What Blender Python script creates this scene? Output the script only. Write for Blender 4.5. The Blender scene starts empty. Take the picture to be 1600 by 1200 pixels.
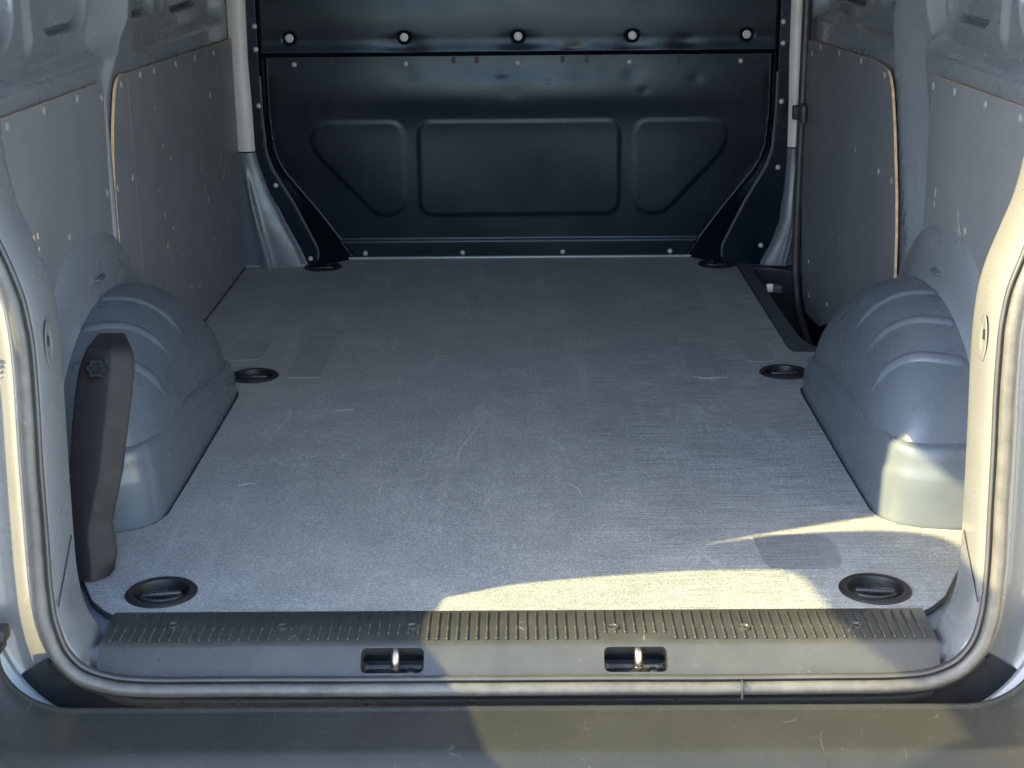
import bpy, bmesh, math, random
from mathutils import Vector, Matrix
random.seed(7)
S = bpy.context.scene
COL = S.collection

# ------------------------------------------------------------------ camera
def cam_axes(pitch, yaw, roll):
    f = Vector((0, math.cos(pitch), -math.sin(pitch))); r = Vector((1, 0, 0)); d = f.cross(r)
    Z = Matrix.Rotation(yaw, 3, 'Z'); f, r, d = Z @ f, Z @ r, Z @ d
    c, s = math.cos(roll), math.sin(roll)
    return c * r + s * d, -s * r + c * d, f
cam_d = bpy.data.cameras.new('camera'); cam = bpy.data.objects.new('camera', cam_d); COL.objects.link(cam)
r_, d_, f_ = cam_axes(0.3022589, 0.00914984, 0.00960535)
cam.matrix_world = Matrix(((r_.x, -d_.x, -f_.x, 0.0142), (r_.y, -d_.y, -f_.y, -2.115), (r_.z, -d_.z, -f_.z, 1.0236), (0, 0, 0, 1)))
cam_d.lens = 54.0; cam_d.sensor_width = 36.0; cam_d.clip_start = 0.02; cam_d.clip_end = 2000
S.camera = cam

# ------------------------------------------------------------------ light
SUN = Vector((1.0, 0.33, -0.80)).normalized()          # direction the light travels
W = bpy.data.worlds.new('World'); S.world = W; W.use_nodes = True
nt = W.node_tree; bg = nt.nodes['Background']
sky = nt.nodes.new('ShaderNodeTexSky'); sky.sky_type = 'NISHITA'; sky.sun_disc = False
sky.sun_elevation = math.asin(-SUN.z); sky.sun_rotation = math.atan2(-SUN.x, -SUN.y)
nt.links.new(sky.outputs[0], bg.inputs[0]); bg.inputs[1].default_value = 0.15
sl = bpy.data.lights.new('sun', 'SUN'); sl.energy = 3.1; sl.angle = math.radians(0.55); sl.color = (1.0, 0.80, 0.36)
so = bpy.data.objects.new('sun', sl); COL.objects.link(so); so.rotation_euler = SUN.to_track_quat('-Z', 'Y').to_euler(); so.location = (-6, -3, 5)
vs = S.view_settings; vs.view_transform = 'Standard'; vs.look = 'None'; vs.gamma = 1.0; vs.exposure = 3.00
vs.use_curve_mapping = False
S.cycles.use_denoising = True; S.cycles.use_adaptive_sampling = False; S.cycles.use_guiding = True
S.cycles.max_bounces = 10; S.cycles.diffuse_bounces = 6; S.cycles.glossy_bounces = 5; S.cycles.transparent_max_bounces = 8
S.cycles.caustics_reflective = True; S.cycles.blur_glossy = 0.6; S.cycles.sample_clamp_indirect = 6.0

# ------------------------------------------------------------------ materials
class NT:
    def __init__(s, name):
        s.m = bpy.data.materials.new(name); s.m.use_nodes = True; s.t = s.m.node_tree
        s.b = s.t.nodes['Principled BSDF']; s.out = s.t.nodes['Material Output']
    def n(s, typ, **k):
        nd = s.t.nodes.new(typ)
        for a, v in k.items(): setattr(nd, a, v)
        return nd
    def l(s, a, b): s.t.links.new(a, b)
    def coord(s, scale=(1, 1, 1), rot=(0, 0, 0)):
        tc = s.n('ShaderNodeTexCoord'); mp = s.n('ShaderNodeMapping'); s.l(tc.outputs['Object'], mp.inputs[0])
        mp.inputs['Scale'].default_value = scale; mp.inputs['Rotation'].default_value = rot
        return mp.outputs[0]
    def noise(s, vec, scale, detail=4, rough=0.55):
        nd = s.n('ShaderNodeTexNoise'); s.l(vec, nd.inputs['Vector']); nd.inputs['Scale'].default_value = scale
        nd.inputs['Detail'].default_value = detail; nd.inputs['Roughness'].default_value = rough
        return nd.outputs['Fac']
    def ramp(s, fac, p0, p1, c0=(0, 0, 0, 1), c1=(1, 1, 1, 1)):
        nd = s.n('ShaderNodeValToRGB'); e = nd.color_ramp.elements
        e[0].position, e[0].color, e[1].position, e[1].color = p0, c0, p1, c1
        s.l(fac, nd.inputs[0]); return nd.outputs[0]
    def mix(s, fac, a, b, typ='MIX'):
        nd = s.n('ShaderNodeMix', data_type='RGBA', blend_type=typ)
        for sock, v in ((nd.inputs[0], fac), (nd.inputs[6], a), (nd.inputs[7], b)):
            if isinstance(v, (int, float)): sock.default_value = v
            elif isinstance(v, tuple): sock.default_value = v if len(v) == 4 else (*v, 1)
            else: s.l(v, sock)
        return nd.outputs[2]
    def math(s, op, a, b=0.5):
        nd = s.n('ShaderNodeMath', operation=op)
        for i, v in enumerate((a, b)):
            if isinstance(v, (int, float)): nd.inputs[i].default_value = v
            else: s.l(v, nd.inputs[i])
        return nd.outputs[0]
    def bump(s, h, strength, dist):
        nd = s.n('ShaderNodeBump'); nd.inputs['Strength'].default_value = strength; nd.inputs['Distance'].default_value = dist
        s.l(h, nd.inputs['Height']); s.l(nd.outputs[0], s.b.inputs['Normal']); return nd
    def rough_(s, v):
        if isinstance(v, (int, float)): s.b.inputs['Roughness'].default_value = v
        else: s.l(v, s.b.inputs['Roughness'])
    def colr(s, v):
        if isinstance(v, tuple): s.b.inputs['Base Color'].default_value = (*v[:3], 1)
        else: s.l(v, s.b.inputs['Base Color'])

def scratches(M, scale=5.0):
    """thin light scratches: contour lines of stretched noise, broken up by a mask"""
    outs = []
    for rot, sc in (((0.3, 0.5, 0.4), (1, 5, 5)), ((1.1, 0.2, 2.0), (4, 1, 5))):
        f = M.noise(M.coord(sc, rot), scale, 1, 0.3)
        e = M.math('ABSOLUTE', M.math('SUBTRACT', f, 0.5))
        outs.append(M.ramp(e, 0.0, 0.003, (1, 1, 1, 1), (0, 0, 0, 1)))
    m1 = M.ramp(M.noise(M.coord(), 14, 2), 0.56, 0.62)
    m2 = M.ramp(M.noise(M.coord((1.3, 1.1, 1.7)), 31, 2), 0.50, 0.62)
    return M.mix(1.0, M.mix(1.0, M.mix(1.0, outs[0], outs[1], 'ADD'), m1, 'MULTIPLY'), m2, 'MULTIPLY')

def simple(name, col, rough, var=0.12, scale=9, metallic=0.0, coat=0.0, bump=0.0, bscale=600, scr=0.0, scr_col=None, dust=0.0, spec=0.5, specks=0.0):
    M = NT(name)
    v = M.coord(); f = M.noise(v, scale, 5, 0.6)
    c0 = tuple(x * (1 - var) for x in col) + (1,); c1 = tuple(min(1, x * (1 + var)) for x in col) + (1,)
    c = M.ramp(f, 0.3, 0.7, c0, c1)
    if dust:
        d = M.ramp(M.noise(M.coord(), 3.1, 6, 0.65), 0.42, 0.75)
        c = M.mix(M.math('MULTIPLY', d, dust), c, (0.30, 0.28, 0.25))
    if scr:
        s = scratches(M)
        c = M.mix(M.math('MULTIPLY', s, scr), c, scr_col or tuple(min(1, x * 2.2 + .12) for x in col))
    if specks:
        vo = M.n('ShaderNodeTexVoronoi'); vo.inputs['Scale'].default_value = 95; M.l(M.coord(), vo.inputs['Vector'])
        sp_ = M.math('MULTIPLY', M.math('LESS_THAN', vo.outputs['Distance'], 0.11), M.ramp(M.noise(M.coord(), 23, 3), 0.54, 0.60))
        c = M.mix(M.math('MULTIPLY', sp_, specks), c, (0.42, 0.40, 0.36))
    M.colr(c)
    rr = M.ramp(M.noise(M.coord(), scale * 2.3, 4), 0.3, 0.7, (rough * .82,) * 3 + (1,), (min(1, rough * 1.18),) * 3 + (1,))
    M.rough_(rr)
    M.b.inputs['Metallic'].default_value = metallic
    M.b.inputs['Specular IOR Level'].default_value = spec
    if coat:
        M.b.inputs['Coat Weight'].default_value = coat; M.b.inputs['Coat Roughness'].default_value = 0.08
    if bump: M.bump(M.noise(M.coord(), bscale, 2), bump, 0.0006)
    return M.m

M_paint = simple('grey_paint', (0.135, 0.140, 0.147), 0.30, 0.05, 7, coat=0.8, dust=0.04)
M_inner = simple('inner_grey_paint', (0.180, 0.200, 0.228), 0.30, 0.05, 6, coat=0.5, dust=0.06)
M_arch = simple('arch_grey_plastic', (0.092, 0.112, 0.137), 0.30, 0.08, 8, bump=0.12, bscale=900, scr=0.3, dust=0.05, specks=0.15)
M_bulk = simple('bulkhead_black_paint', (0.0030, 0.0056, 0.0100), 0.25, 0.1, 3, coat=0.0, scr=0.4, scr_col=(0.05, 0.055, 0.06), spec=0.26, specks=0.04)
M_bulk.node_tree.nodes['Principled BSDF'].inputs['Specular Tint'].default_value = (0.70, 0.85, 1.0, 1.0)
M_black = simple('black_plastic', (0.014, 0.0145, 0.016), 0.44, 0.18, 20, bump=0.35, bscale=1400, dust=0.02, spec=0.36)
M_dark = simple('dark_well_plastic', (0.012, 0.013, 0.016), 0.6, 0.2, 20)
M_trim = simple('step_trim_plastic', (0.055, 0.062, 0.070), 0.5, 0.15, 20, bump=0.3, bscale=1200)
M_jack = simple('jack_cover_plastic', (0.017, 0.0155, 0.017), 0.46, 0.15, 15, bump=0.3, bscale=1500, scr=0.25, dust=0.02, spec=0.22)
M_sill = simple('sill_plastic', (0.040, 0.0410, 0.0395), 0.33, 0.18, 14, bump=0.30, bscale=1500, scr=0.7, scr_col=(0.40, 0.39, 0.35), dust=0.03, spec=0.50, specks=0.15)
M_bump = simple('bumper_plastic', (0.025, 0.0258, 0.0240), 0.26, 0.12, 10, bump=0.30, bscale=1300, scr=0.3, scr_col=(0.25, 0.25, 0.23), dust=0.008, spec=0.17, specks=0.10)
M_seal = simple('rubber_seal', (0.060, 0.058, 0.055), 0.42, 0.30, 45, dust=0.18, bump=0.4, bscale=260, specks=0.2)
M_lip = simple('rubber_seal_lip', (0.035, 0.035, 0.036), 0.45, 0.2, 18, dust=0.12)
M_metal = simple('zinc_steel', (0.36, 0.33, 0.31), 0.34, 0.45, 120, metallic=1.0)
M_rivet = simple('rivet_aluminium', (0.40, 0.40, 0.41), 0.48, 0.2, 90, metallic=0.25)
M_screw = simple('screw_grey', (0.24, 0.235, 0.23), 0.5, 0.2, 90, metallic=0.1)
M_blackmetal = simple('black_steel', (0.034, 0.035, 0.037), 0.30, 0.3, 60, metallic=0.3, scr=0.4)
M_wood = simple('raw_board_edge', (0.62, 0.40, 0.24), 0.75, 0.25, 60)
M_roof = simple('pale_headliner', (0.78, 0.78, 0.78), 0.7, 0.05, 6)
M_cover = simple('pale_pillar_plastic', (0.50, 0.475, 0.455), 0.40, 0.08, 9, dust=0.1)
M_bounce = simple('pale_bounce_board', (0.62, 0.61, 0.59), 0.55, 0.05, 6)  # pale colour of the added bounce boards on the doors
M_tag = simple('pale_tag', (0.72, 0.62, 0.60), 0.5, 0.1, 30)
M_line = simple('edge_strip_metal', (0.34, 0.37, 0.40), 0.35, 0.1, 30, metallic=0.2)

def lining_mat():
    M = NT('lining_board')
    f = M.noise(M.coord(), 3.0, 5, 0.6)
    c = M.ramp(f, 0.3, 0.7, (0.168, 0.180, 0.200, 1), (0.200, 0.210, 0.230, 1))
    # chipped spots showing raw board, sparse streaks
    v = M.n('ShaderNodeTexVoronoi'); v.inputs['Scale'].default_value = 9; M.l(M.coord((1, 1.0, 0.9), (0, 0, 0)), v.inputs['Vector'])
    sel = M.ramp(M.noise(M.coord(), 2.1, 2), 0.60, 0.63)
    spot = M.math('LESS_THAN', v.outputs['Distance'], 0.045)
    s = M.ramp(M.noise(M.coord((8, 1.2, 30), (0.5, 0, 0)), 3.0, 2, 0.4), 0.735, 0.755)
    c = M.mix(M.math('MULTIPLY', s, 0.35), c, (0.30, 0.28, 0.25))
    M.colr(c); M.rough_(M.ramp(M.noise(M.coord(), 14, 4), 0.3, 0.7, (0.40,) * 3 + (1,), (0.52,) * 3 + (1,)))
    M.bump(M.noise(M.coord(), 700, 2), 0.12, 0.0005)
    return M.m
M_lining = lining_mat()

def mat_material(name, base, dusty, weave=1.0):
    M = NT(name)
    tc = M.n('ShaderNodeTexCoord'); P = tc.outputs['Object']
    sep = M.n('ShaderNodeSeparateXYZ'); M.l(P, sep.inputs[0])
    def cells(scale, sx=1.0, sy=1.0):
        w = M.n('ShaderNodeTexVoronoi'); w.inputs['Scale'].default_value = scale
        mp = M.n('ShaderNodeMapping'); mp.inputs['Scale'].default_value = (sx, sy, 1); M.l(P, mp.inputs[0]); M.l(mp.outputs[0], w.inputs['Vector'])
        return w.outputs['Distance']
    wv = cells(330, 1.0, 1.25)                                       # small raised threads, about 3 mm
    grain = M.noise(M.coord((1, 1.4, 1)), 520, 3, 0.7)
    streak = M.noise(M.coord((9, 210, 1)), 1.0, 4, 0.65)            # fine cross threads
    big = M.noise(P, 2.2, 5, 0.6)
    fine = M.math('ADD', M.math('MULTIPLY', grain, 0.55), M.math('MULTIPLY', wv, 0.55))
    c = M.ramp(fine, 0.34, 0.74, tuple(x * 0.55 for x in base) + (1,), tuple(x * 1.44 for x in base) + (1,))
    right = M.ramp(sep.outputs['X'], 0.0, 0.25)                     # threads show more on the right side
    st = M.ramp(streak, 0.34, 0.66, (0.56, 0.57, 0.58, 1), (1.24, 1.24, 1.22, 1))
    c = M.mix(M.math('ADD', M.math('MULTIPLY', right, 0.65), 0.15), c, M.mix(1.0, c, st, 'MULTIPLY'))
    d = M.ramp(big, 0.42, 0.72)
    c = M.mix(M.math('MULTIPLY', d, dusty), c, (0.42, 0.40, 0.375))
    # long faint drag marks towards the door and short bright scratches
    drag = M.ramp(M.noise(M.coord((17, 0.9, 1), (0, 0, 0.16)), 1.0, 5, 0.6), 0.54, 0.72)
    c = M.mix(M.math('MULTIPLY', drag, 0.24), c, (0.46, 0.45, 0.44))
    s1 = M.ramp(M.noise(M.coord((60, 2.4, 1), (0, 0, 0.45)), 1.0, 1, 0.3), 0.80, 0.815)
    s2 = M.ramp(M.noise(M.coord((2.6, 70, 1), (0, 0, 0.2)), 1.0, 1, 0.3), 0.83, 0.845)
    c = M.mix(M.math('MULTIPLY', M.math('ADD', s1, s2), 0.35), c, (0.55, 0.53, 0.50))
    for sc, rz in (((9, 1.6, 1), 0.12), ((7, 1.3, 1), -0.25), ((2.0, 8, 1), 0.3)):
        e = M.math('ABSOLUTE', M.math('SUBTRACT', M.noise(M.coord(sc, (0, 0, rz)), 1.0, 2, 0.4), 0.5))
        ln = M.math('MULTIPLY', M.ramp(e, 0.0, 0.0045, (1, 1, 1, 1), (0, 0, 0, 1)), M.ramp(M.noise(P, 3.7, 2), 0.48, 0.62))
        c = M.mix(M.math('MULTIPLY', ln, 0.30), c, (0.50, 0.50, 0.49))
    blot = M.ramp(M.noise(M.coord((1, 1, 1)), 7.5, 5, 0.7), 0.40, 0.62, (0.80, 0.80, 0.80, 1), (1.06, 1.06, 1.06, 1))
    c = M.mix(0.5, c, M.mix(1.0, c, blot, 'MULTIPLY'))
    M.colr(c)
    M.rough_(0.55); M.b.inputs['Specular IOR Level'].default_value = 0.45
    M.bump(fine, 0.55 * weave, 0.0012)
    return M.m
M_mat = mat_material('woven_floor_covering', (0.250, 0.262, 0.268), 0.24)
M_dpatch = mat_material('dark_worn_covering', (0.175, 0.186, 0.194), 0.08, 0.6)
M_patch = mat_material('worn_floor_covering', (0.218, 0.230, 0.236), 0.14, 0.6)

def glass_mat():
    M = NT('door_glass'); t = M.t; t.nodes.remove(M.b)
    tr = M.n('ShaderNodeBsdfTransparent'); tr.inputs[0].default_value = (0.90, 0.94, 0.92, 1)
    gl = M.n('ShaderNodeBsdfGlossy'); gl.inputs['Roughness'].default_value = 0.02
    fr = M.n('ShaderNodeFresnel'); fr.inputs['IOR'].default_value = 1.45
    mx = M.n('ShaderNodeMixShader'); M.l(fr.outputs[0], mx.inputs[0]); M.l(tr.outputs[0], mx.inputs[1]); M.l(gl.outputs[0], mx.inputs[2])
    M.l(mx.outputs[0], M.out.inputs['Surface']); return M.m
M_glass = glass_mat()
M_ground = simple('pale_paving', (0.40, 0.43, 0.47), 0.85, 0.12, 1.5, bump=0.3, bscale=60)

# ------------------------------------------------------------------ mesh helpers
def link(name, me, parent=None, mw=None):
    o = bpy.data.objects.new(name, me); COL.objects.link(o)
    if parent is not None: o.parent = parent
    if mw is not None: o.matrix_local = mw
    return o
def mesh(name, verts, faces, mats, parent=None, smooth=True, fix=True, angle=None):
    me = bpy.data.meshes.new(name); me.from_pydata([tuple(v) for v in verts], [], faces)
    for m in (mats if isinstance(mats, (list, tuple)) else [mats]): me.materials.append(m)
    if fix:
        bm = bmesh.new(); bm.from_mesh(me); bmesh.ops.remove_doubles(bm, verts=bm.verts, dist=1e-6)
        bmesh.ops.recalc_face_normals(bm, faces=bm.faces); bm.to_mesh(me); bm.free()
    me.polygons.foreach_set('use_smooth', [smooth] * len(me.polygons))
    if smooth and angle is not None: me.set_sharp_from_angle(angle=math.radians(angle))
    me.update()
    return link(name, me, parent)
def grid(name, us, vs, fn, mat, parent=None, closed_u=False):
    V = [fn(u, v) for u in us for v in vs]; n = len(vs); F = []
    for i in range(len(us) - (0 if closed_u else 1)):
        i2 = (i + 1) % len(us)
        for j in range(n - 1): F.append((i * n + j, i2 * n + j, i2 * n + j + 1, i * n + j + 1))
    return mesh(name, V, F, mat, parent, True, False)
def lin(a, b, n): return [a + (b - a) * i / (n - 1) for i in range(n)]
def box(name, c, s, mat, parent=None, bev=0.0, seg=2, rot=None):
    bm = bmesh.new(); bmesh.ops.create_cube(bm, size=1)
    for v in bm.verts: v.co = Vector((v.co.x * s[0], v.co.y * s[1], v.co.z * s[2]))
    if bev: bmesh.ops.bevel(bm, geom=bm.edges[:], offset=bev, segments=seg, affect='EDGES', profile=0.5)
    M = Matrix.Translation(c)
    if rot is not None: M = M @ rot.to_4x4()
    bm.transform(M)
    me = bpy.data.meshes.new(name); bm.to_mesh(me); bm.free(); me.materials.append(mat)
    me.polygons.foreach_set('use_smooth', [bool(bev)] * len(me.polygons))
    if bev: me.set_sharp_from_angle(angle=math.radians(50))
    return link(name, me, parent)
def lathe_mesh(name, prof, seg, mat, angle=45):
    V, F = [], []
    n = len(prof)
    for i in range(seg):
        a = 2 * math.pi * i / seg
        for r, z in prof: V.append((r * math.cos(a), r * math.sin(a), z))
    for i in range(seg):
        i2 = (i + 1) % seg
        for j in range(n - 1): F.append((i * n + j, i2 * n + j, i2 * n + j + 1, i * n + j + 1))
    me = bpy.data.meshes.new(name); me.from_pydata(V, [], F)
    bm = bmesh.new(); bm.from_mesh(me); bmesh.ops.remove_doubles(bm, verts=bm.verts, dist=1e-6)
    bmesh.ops.recalc_face_normals(bm, faces=bm.faces); bm.to_mesh(me); bm.free()
    me.materials.append(mat); me.polygons.foreach_set('use_smooth', [True] * len(me.polygons)); me.set_sharp_from_angle(angle=math.radians(angle))
    return me
def plate(name, outline, holes, t, fn, mats, parent=None, bevel=0.0, flat=True):
    cu = bpy.data.curves.new('tmp', 'CURVE'); cu.dimensions = '2D'; cu.fill_mode = 'BOTH'; cu.extrude = t / 2 - bevel; cu.bevel_depth = bevel; cu.bevel_resolution = 2
    cu.offset = -bevel
    for loop in [outline] + list(holes):
        sp = cu.splines.new('POLY'); sp.points.add(len(loop) - 1); sp.use_cyclic_u = True
        for p, q in zip(sp.points, loop): p.co = (q[0], q[1], 0, 1)
    co = bpy.data.objects.new('tmp', cu); COL.objects.link(co)
    dg = bpy.context.evaluated_depsgraph_get(); me = bpy.data.meshes.new_from_object(co.evaluated_get(dg))
    bpy.data.objects.remove(co); bpy.data.curves.remove(cu)
    me.name = name
    bm = bmesh.new(); bm.from_mesh(me); bmesh.ops.remove_doubles(bm, verts=bm.verts, dist=1e-6)
    bm.normal_update()
    mats = mats if isinstance(mats, (list, tuple)) else [mats]
    bm.faces.index_update(); idx = [1 if (len(mats) > 1 and abs(f.normal.z) < 0.7) else 0 for f in bm.faces]
    for f in bm.faces: f.smooth = not flat
    for v in bm.verts: v.co = Vector(fn(*v.co))
    bmesh.ops.recalc_face_normals(bm, faces=bm.faces)
    bm.to_mesh(me); bm.free(); me.materials.clear()
    for m in mats: me.materials.append(m)
    me.polygons.foreach_set('material_index', idx)
    if not flat: me.set_sharp_from_angle(angle=math.radians(40))
    return link(name, me, parent)
def rrect(x0, x1, y0, y1, r, n=6):
    P = []
    rr = r if isinstance(r, (list, tuple)) else (r,) * 4
    for (cx, cy, a0, q) in ((x1 - rr[0], y1 - rr[0], 0, rr[0]), (x0 + rr[1], y1 - rr[1], 90, rr[1]), (x0 + rr[2], y0 + rr[2], 180, rr[2]), (x1 - rr[3], y0 + rr[3], 270, rr[3])):
        for i in range(n + 1):
            a = math.radians(a0 + 90 * i / n); P.append((cx + q * math.cos(a), cy + q * math.sin(a)))
    return P
def circle(cx, cy, r, n=40): return [(cx + r * math.cos(2 * math.pi * i / n), cy + r * math.sin(2 * math.pi * i / n)) for i in range(n)]
def smooth_path(pts, n):
    """Catmull-Rom resample of open polyline of tuples"""
    out = []; m = len(pts)
    for i in range(m - 1):
        p0, p1, p2, p3 = pts[max(i - 1, 0)], pts[i], pts[i + 1], pts[min(i + 2, m - 1)]
        for k in range(n):
            t = k / n
            out.append(tuple(0.5 * (2 * b + (c - a) * t + (2 * a - 5 * b + 4 * c - d) * t * t + (3 * b - a - 3 * c + d) * t ** 3) for a, b, c, d in zip(p0, p1, p2, p3)))
    out.append(tuple(pts[-1])); return out
def tube(name, pts, rad, mat, parent=None, seg=10, cap=True):
    pts = [Vector(p) for p in pts]; V, F = [], []
    up = None
    for i, p in enumerate(pts):
        t = (pts[min(i + 1, len(pts) - 1)] - pts[max(i - 1, 0)]).normalized()
        if up is None: up = t.orthogonal().normalized()
        up = (up - t * up.dot(t)).normalized(); s = t.cross(up)
        r = rad[i] if isinstance(rad, (list, tuple)) else rad
        for k in range(seg):
            a = 2 * math.pi * k / seg; V.append(p + (up * math.cos(a) + s * math.sin(a)) * r)
    for i in range(len(pts) - 1):
        for k in range(seg): F.append((i * seg + k, i * seg + (k + 1) % seg, (i + 1) * seg + (k + 1) % seg, (i + 1) * seg + k))
    if cap: F.append(tuple(range(seg))); F.append(tuple((len(pts) - 1) * seg + k for k in range(seg)))
    return mesh(name, V, F, mat, parent, True, True, 50)
def sst(a, b, x):
    t = min(1, max(0, (x - a) / (b - a))); return t * t * (3 - 2 * t)
def sdbox(u, v, u0, u1, v0, v1, r):
    qx = abs(u - (u0 + u1) / 2) - (u1 - u0) / 2 + r; qy = abs(v - (v0 + v1) / 2) - (v1 - v0) / 2 + r
    return math.hypot(max(qx, 0), max(qy, 0)) + min(max(qx, qy), 0) - r
def sdpoly(u, v, P):
    d = 1e9; s = 1; n = len(P)
    for i in range(n):
        ax, ay = P[i]; bx, by = P[i - 1]
        ex, ey = bx - ax, by - ay; wx, wy = u - ax, v - ay
        t = min(1, max(0, (wx * ex + wy * ey) / (ex * ex + ey * ey)))
        d = min(d, (wx - ex * t) ** 2 + (wy - ey * t) ** 2)
        c1, c2, c3 = v >= ay, v < by, ex * wy > ey * wx
        if (c1 and c2 and c3) or (not c1 and not c2 and not c3): s = -s
    return s * math.sqrt(d)
def interp(tab, z):
    if z <= tab[0][0]: return tab[0][1]
    for (a, b), (c, d) in zip(tab, tab[1:]):
        if z <= c: return b + (d - b) * (z - a) / (c - a)
    return tab[-1][1]

# ------------------------------------------------------------------ setting and the things
g = grid('ground', lin(-60, 60, 3), lin(-60, 60, 3), lambda x, y: (x, y, -0.62), M_ground); g['kind'] = 'structure'

van = bpy.data.objects.new('cargo_van', None); COL.objects.link(van)
van['label'] = 'grey cargo van seen through its open rear doors, empty load space'; van['category'] = 'van'

# ---- side walls: pressed steel
def wall_offset(y, z, right):
    o = 0.010
    o += 0.045 * sst(0.0, 0.028, -sdbox(y, z, -0.5, 1.17, 0.730, 1.24, 0.16))
    o += 0.045 * sst(0.0, 0.028, -sdbox(y, z, 1.28, 2.345, 0.712, 1.24, 0.05))
    for (a, b, z0, r) in ((0.06, 0.635, 0.796, 0.08), (0.762, 1.105, 0.793, 0.09), (1.30, 1.69, 0.782, 0.05), (1.835, 2.235, 0.768, 0.05)):
        sd = sdbox(y, z, a, b, z0, 1.19, r)
        o += 0.016 * sst(0.0, 0.007, -sd) + (0.022 * math.exp(-((sd + 0.007) / 0.005) ** 2) if abs(sd) < 0.03 else 0)
    for yc in (0.70, 1.765):                                        # raised bead between the blanked windows
        o -= 0.010 * sst(0.03, 0.0, abs(y - yc)) * sst(0.76, 0.80, z)
    if right:
        yf = 1.065 + (z - 0.33) * 0.48; yr = yf - 0.17; t = min(1, max(0, (y - yr) / (yf - yr)))
        if y < yf + 0.02: o += (0.022 * sst(yr - 0.03, yr, y) * (1 - t) - 0.019 * sst(0, 1, t)) * (1 - sst(yf, yf + 0.02, y))
    else:
        yc = 0.972 + max(0, z - 0.66) * 1.1; hw = 0.018 + 0.035 * sst(0.66, 0.85, z)
        o -= (0.013 + 0.012 * sst(0.68, 0.8, z)) * (1 - sst(hw * 0.2, hw, abs(y - yc)))
    o += 0.0006 * math.sin(y * 7 + z * 5)
    return o
def zsamples(): return lin(-0.02, 0.66, 18) + lin(0.665, 0.755, 24) + lin(0.7575, 0.90, 62) + lin(0.91, 1.38, 34)
for sg, right in ((-1, False), (1, True)):
    ys = lin(-0.06, 0.3, 40) + lin(0.303, 2.46, 720)
    w = grid('side_wall', ys, zsamples(), lambda y, z: (sg * (0.82 + wall_offset(y, z, right)), y, z), M_inner, van)
    w['label'] = 'painted steel side wall with blanked window pressings, ' + ('sliding door side' if right else 'side without sliding door')

# ---- roof, outer skin
roof = grid('roof', lin(-0.95, 0.95, 21), lin(-0.02, 2.6, 14), lambda x, y: (x, y, 1.375 - 0.03 * (x / 0.95) ** 2 - 0.004 * math.sin(y * 18)), M_roof, van)
grid('roof_skin', lin(-0.97, 0.97, 21), lin(-0.04, 2.6, 5), lambda x, y: (x, y, 1.43 - 0.05 * (x / 0.97) ** 4), M_paint, van)
grid('roof_sun_block', lin(-0.82, 0.82, 15), [(-0.02, 1.385), (-0.235, 1.372), (-0.250, 1.362), (-0.252, 1.350), (-0.240, 1.342), (-0.02, 1.340)], lambda x, q: (x, q[0] + 0.05 * (x / 0.82) ** 6, q[1] - 0.01 * (x / 0.82) ** 2), M_paint, van)  # unseen overhang added to cut the sun off the wheel arch
for sg in (-1, 1):
    grid('outer_side_panel', lin(-0.02, 2.6, 12), lin(-0.42, 1.40, 24), lambda y, z: (sg * (0.965 - 0.11 * sst(0.5, 1.45, z) - 0.03 * sst(0.15, -0.02, y)), y, z), M_paint, van)

# ---- load floor pan below the covering
fp = [(-0.84, -0.03), (0.84, -0.03), (0.84, 1.43), (0.676, 1.43), (0.676, 2.36), (0.84, 2.36), (0.84, 2.50), (-0.84, 2.50)]
RINGS = [(-0.558, 0.081, 8), (0.557, 0.079, -6), (-0.606, 1.241, 0), (0.604, 1.241, 0), (-0.585, 2.346, 0), (0.585, 2.346, 0)]
plate('floor_pan', fp, [circle(x, y, 0.044) for x, y, a in RINGS], 0.01, lambda u, v, w: (u, v, -0.020 + w), M_inner, van)

# ---- floor covering
mo = [(-0.612, 0.002), (0.612, 0.002), (0.632, 0.020), (0.660, 0.055), (0.690, 0.12), (0.72, 0.18), (0.76, 0.22), (0.80, 0.24), (0.80, 0.316)]
def arch_cut(s):
    P = [(0.80, 0.314), (0.742, 0.316), (0.690, 0.326), (0.655, 0.342), (0.632, 0.368), (0.6205, 0.41), (0.618, 0.60), (0.617, 0.90), (0.6165, 1.09), (0.622, 1.125), (0.640, 1.145)]
    return [(s * x, y) for x, y in P]
out = [(-x, y) for x, y in mo[1:8]][::-1]
outline = [(-0.612, 0.002)] + mo[1:8] + arch_cut(1) + [(0.80, 1.16), (0.80, 1.40), (0.655, 1.41), (0.647, 1.44), (0.641, 2.28), (0.643, 2.41), (0.60, 2.425), (0.55, 2.447), (-0.53, 2.449), (-0.60, 2.425), (-0.66, 2.40), (-0.815, 2.385), (-0.815, 1.16)] + arch_cut(-1)[::-1] + [(-x, y) for x, y in mo[1:8]][::-1][:-1]
fm = plate('floor_covering', outline, [circle(x, y, 0.0535) for x, y, a in RINGS], 0.010, lambda u, v, w: (u, v, -0.005 + w), [M_mat, M_trim], None, bevel=0.0015)
fm['label'] = 'grey woven-texture floor covering with scuffs, lying across the load space'; fm['category'] = 'floor covering'
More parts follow.
